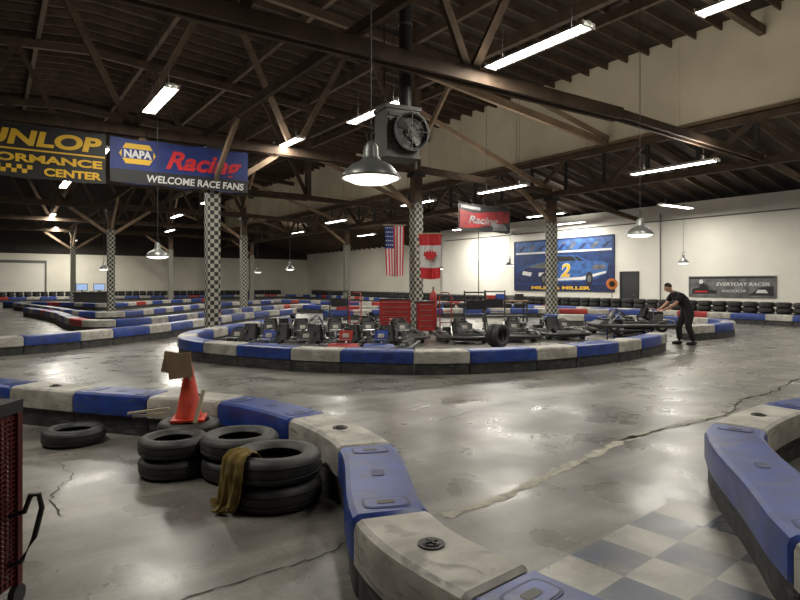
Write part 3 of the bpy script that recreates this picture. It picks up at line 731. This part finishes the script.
# unit heater with duct
m=MB()
m.box((-.42,-.28,-.45),(.30,.3,.5),'heat'); m.box((-.45,-.30,.44),(.33,.32,.52),'heat'); m.box((-.45,-.30,-.50),(.33,.32,-.43),'heat')
for i in range(7): m.box((-.38,-.30,-.36+i*.11),(-.1,-.27,-.30+i*.11),'steel')
C=Vector((.06,-.28,0))
m.lathe([(.30,.0),(.34,-.02),(.37,.10),(.385,.14),(.36,.14),(.33,.05),(.28,.0)],C,'steel',32,Matrix.Rotation(math.pi/2,4,'X'))
m.cyl(C,C+Vector((0,-.01,0)),.33,'black',28); m.cyl(C,C+Vector((0,-.12,0)),.09,'heat',16)
for r_ in (.14,.24,.34): m.tube([C+Vector((r_*math.cos(t*.2618),-.145,r_*math.sin(t*.2618))) for t in range(24)],.006,'grey',6,True)
for q in range(8):
    t=q*math.pi/4; m.cyl(C+Vector((0,-.145,0)),C+Vector((.37*math.cos(t),-.145,.37*math.sin(t))),.006,'grey',6)
for q in range(4):
    t=q*math.pi/2+.4; m.add([C+Vector((.05*math.cos(t),-.06,.05*math.sin(t))),C+Vector((.30*math.cos(t),-.08,.30*math.sin(t))),C+Vector((.31*math.cos(t+.4),-.05,.31*math.sin(t+.4))),C+Vector((.28*math.cos(t+.8),-.03,.28*math.sin(t+.8)))],[(0,1,2,3)],'heat')
m.cyl((.12,0,.5),(.12,0,5.9),.13,'steel',18); m.cyl((-.3,.1,.5),(-.3,.1,5.9),.015,'steel',8); m.cyl((.28,.1,.5),(.28,.1,5.9),.015,'steel',8)
for z in (1.2,2.2,3.2): m.cyl((.12,0,z),(.12,0,z+.05),.145,'grey',18)
m.cyl((.25,-.2,-.5),(.25,-.2,-.68),.03,'grey',8)
m.obj('unit_heater',(0,12,4.55),.45)

# ------------------------------------------------------------ mechanic
def skin(name,V,E,R,k,par,sub=2,root=0):
    me=bpy.data.meshes.new(name); me.from_pydata(V,E,[]); me.materials.append(M[k])
    o=bpy.data.objects.new(name,me); COL.objects.link(o); o.parent=par
    s=o.modifiers.new('skin','SKIN'); s.use_smooth_shade=True
    for i,r in enumerate(R):
        sv=me.skin_vertices[0].data[i]; sv.radius=(r,r) if not isinstance(r,tuple) else r; sv.use_root=(i==root)
    if sub: ss=o.modifiers.new('sub','SUBSURF'); ss.levels=sub; ss.render_levels=sub
    return o
pe=bpy.data.objects.new('mechanic_person',None); COL.objects.link(pe); pe.location=(7.42,15.55,0)
V=[(.06,0,.93),(-.02,0,1.06),(-.14,0,1.18),(-.27,0,1.29),(-.36,0,1.36),
   (.06,-.10,.86),(-.02,-.13,.50),(.14,-.14,.10),
   (.05,.10,.86),(-.14,.13,.49),(-.10,.14,.10),
   (-.27,-.19,1.28),(-.36,-.25,1.12),(-.27,.19,1.28),(-.38,.25,1.12)]
E=[(0,1),(1,2),(2,3),(3,4),(0,5),(5,6),(6,7),(0,8),(8,9),(9,10),(3,11),(11,12),(3,13),(13,14)]
R=[(.17,.16),(.165,.16),(.185,.17),(.17,.155),(.075,.07),(.125,.125),(.09,.09),(.075,.075),(.125,.125),(.09,.09),(.075,.075),(.09,.09),(.072,.072),(.09,.09),(.072,.072)]
skin('clothed_body',V,E,R,'shirt',pe)
for sgn in (-1,1):
    el=Vector((-.40,sgn*.25,1.06)); wr=Vector((-.60,sgn*.15,.93)); dr=(wr-el).normalized()
    Vs=[Vector((-.34,sgn*.245,1.15)),el,el.lerp(wr,.4),wr,wr+dr*.03,wr+dr*.075]; 
    skin('forearm',[tuple(v) for v in Vs],[(i,i+1) for i in range(5)],[.048,.044,.040,.027,(.024,.036),(.016,.036)],'skin',pe)
    side=Vector((0,0,1)).cross(dr).normalized(); up=dr.cross(side).normalized()
    if up.z<0: up=-up
    for f in range(4):
        off=(-.031+f*.0205); ln=[.068,.078,.074,.058][f]
        b=wr+dr*.07+side*off; c1=b+dr*ln*.42+up*.006; c2=c1+dr*ln*.3-up*.016; c3=c2+dr*ln*.12-up*.022
        skin('finger_%d'%(f+1),[tuple(q) for q in (b,c1,c2,c3)],[(0,1),(1,2),(2,3)],[.010,.0095,.009,.007],'skin',pe,1)
    ts=-sgn if side.y>0 else sgn
    b=wr+dr*.025+side*.025*ts; c1=b+side*.028*ts+dr*.022-up*.004; c2=c1+dr*.026-up*.014+side*.004*ts
    skin('thumb',[tuple(q) for q in (b,c1,c2)],[(0,1),(1,2)],[.013,.011,.008],'skin',pe,1)
m=MB()
def hf(v):
    if v.z<0: v.y*=1-.28*(-v.z/.12)**1.5; v.x*=1-.12*(-v.z/.12)
    if v.x>0 and v.z<-.03: v.x*=.8
    return v
T=Matrix.Rotation(-.55,4,'Y')
m.ellipsoid((0,0,0),(.098,.076,.12),'skin',24,16,T,hf)
m.ellipsoid(T@Vector((.012,0,.022)),(.100,.082,.112),'hair',24,14,T,lambda v:Vector((max(v.x,-.062-.2*max(0,v.z-.02)),v.y,max(v.z,-.03 if v.x>-.01 else .03))))
m.ellipsoid(T@Vector((-.104,0,-.012)),(.018,.014,.024),'skin',10,8,T)
for s_ in (-1,1):
    m.ellipsoid(T@Vector((.005,s_*.078,-.008)),(.020,.010,.032),'skin',10,8,T); m.ellipsoid(T@Vector((-.086,s_*.032,.012)),(.010,.013,.008),'wprint',10,6,T)
    m.ellipsoid(T@Vector((-.094,s_*.032,.012)),(.004,.006,.006),'hair',8,6,T)
    m.ellipsoid(T@Vector((-.090,s_*.032,.030)),(.008,.018,.004),'hair',8,6,T)
m.ellipsoid(T@Vector((-.088,0,-.055)),(.010,.024,.006),'rprint',10,6,T)
m.obj('head',(-.47,0,1.475),0,pe,smooth=80)
skin('neck',[(-.33,0,1.34),(-.40,0,1.40),(-.45,0,1.44)],[(0,1),(1,2)],[.058,.052,.05],'skin',pe,1)
for y,x in ((-.14,.14),(.14,-.10)):
    m=MB(); m.ellipsoid((x-.07,y,.045),(.145,.052,.05),'black',16,10,None,lambda v:Vector((v.x,v.y,max(v.z,-.043)+(.02 if v.x>.03 and v.z>0 else 0)))); m.obj('shoe',(0,0,0),0,pe,smooth=80)

# ------------------------------------------------------------ world + camera
w=bpy.data.worlds.new('World'); SC.world=w; w.use_nodes=True
w.node_tree.nodes['Background'].inputs[0].default_value=(.6,.65,.7,1); w.node_tree.nodes['Background'].inputs[1].default_value=.2
cd=bpy.data.cameras.new('camera'); cd.lens=27; cd.sensor_width=36; cd.shift_y=-17/800; cd.clip_start=.05; cd.clip_end=300
co=bpy.data.objects.new('camera',cd); COL.objects.link(co); co.location=(0,0,1.6); co.rotation_euler=(math.pi/2,0,0)
SC.camera=co
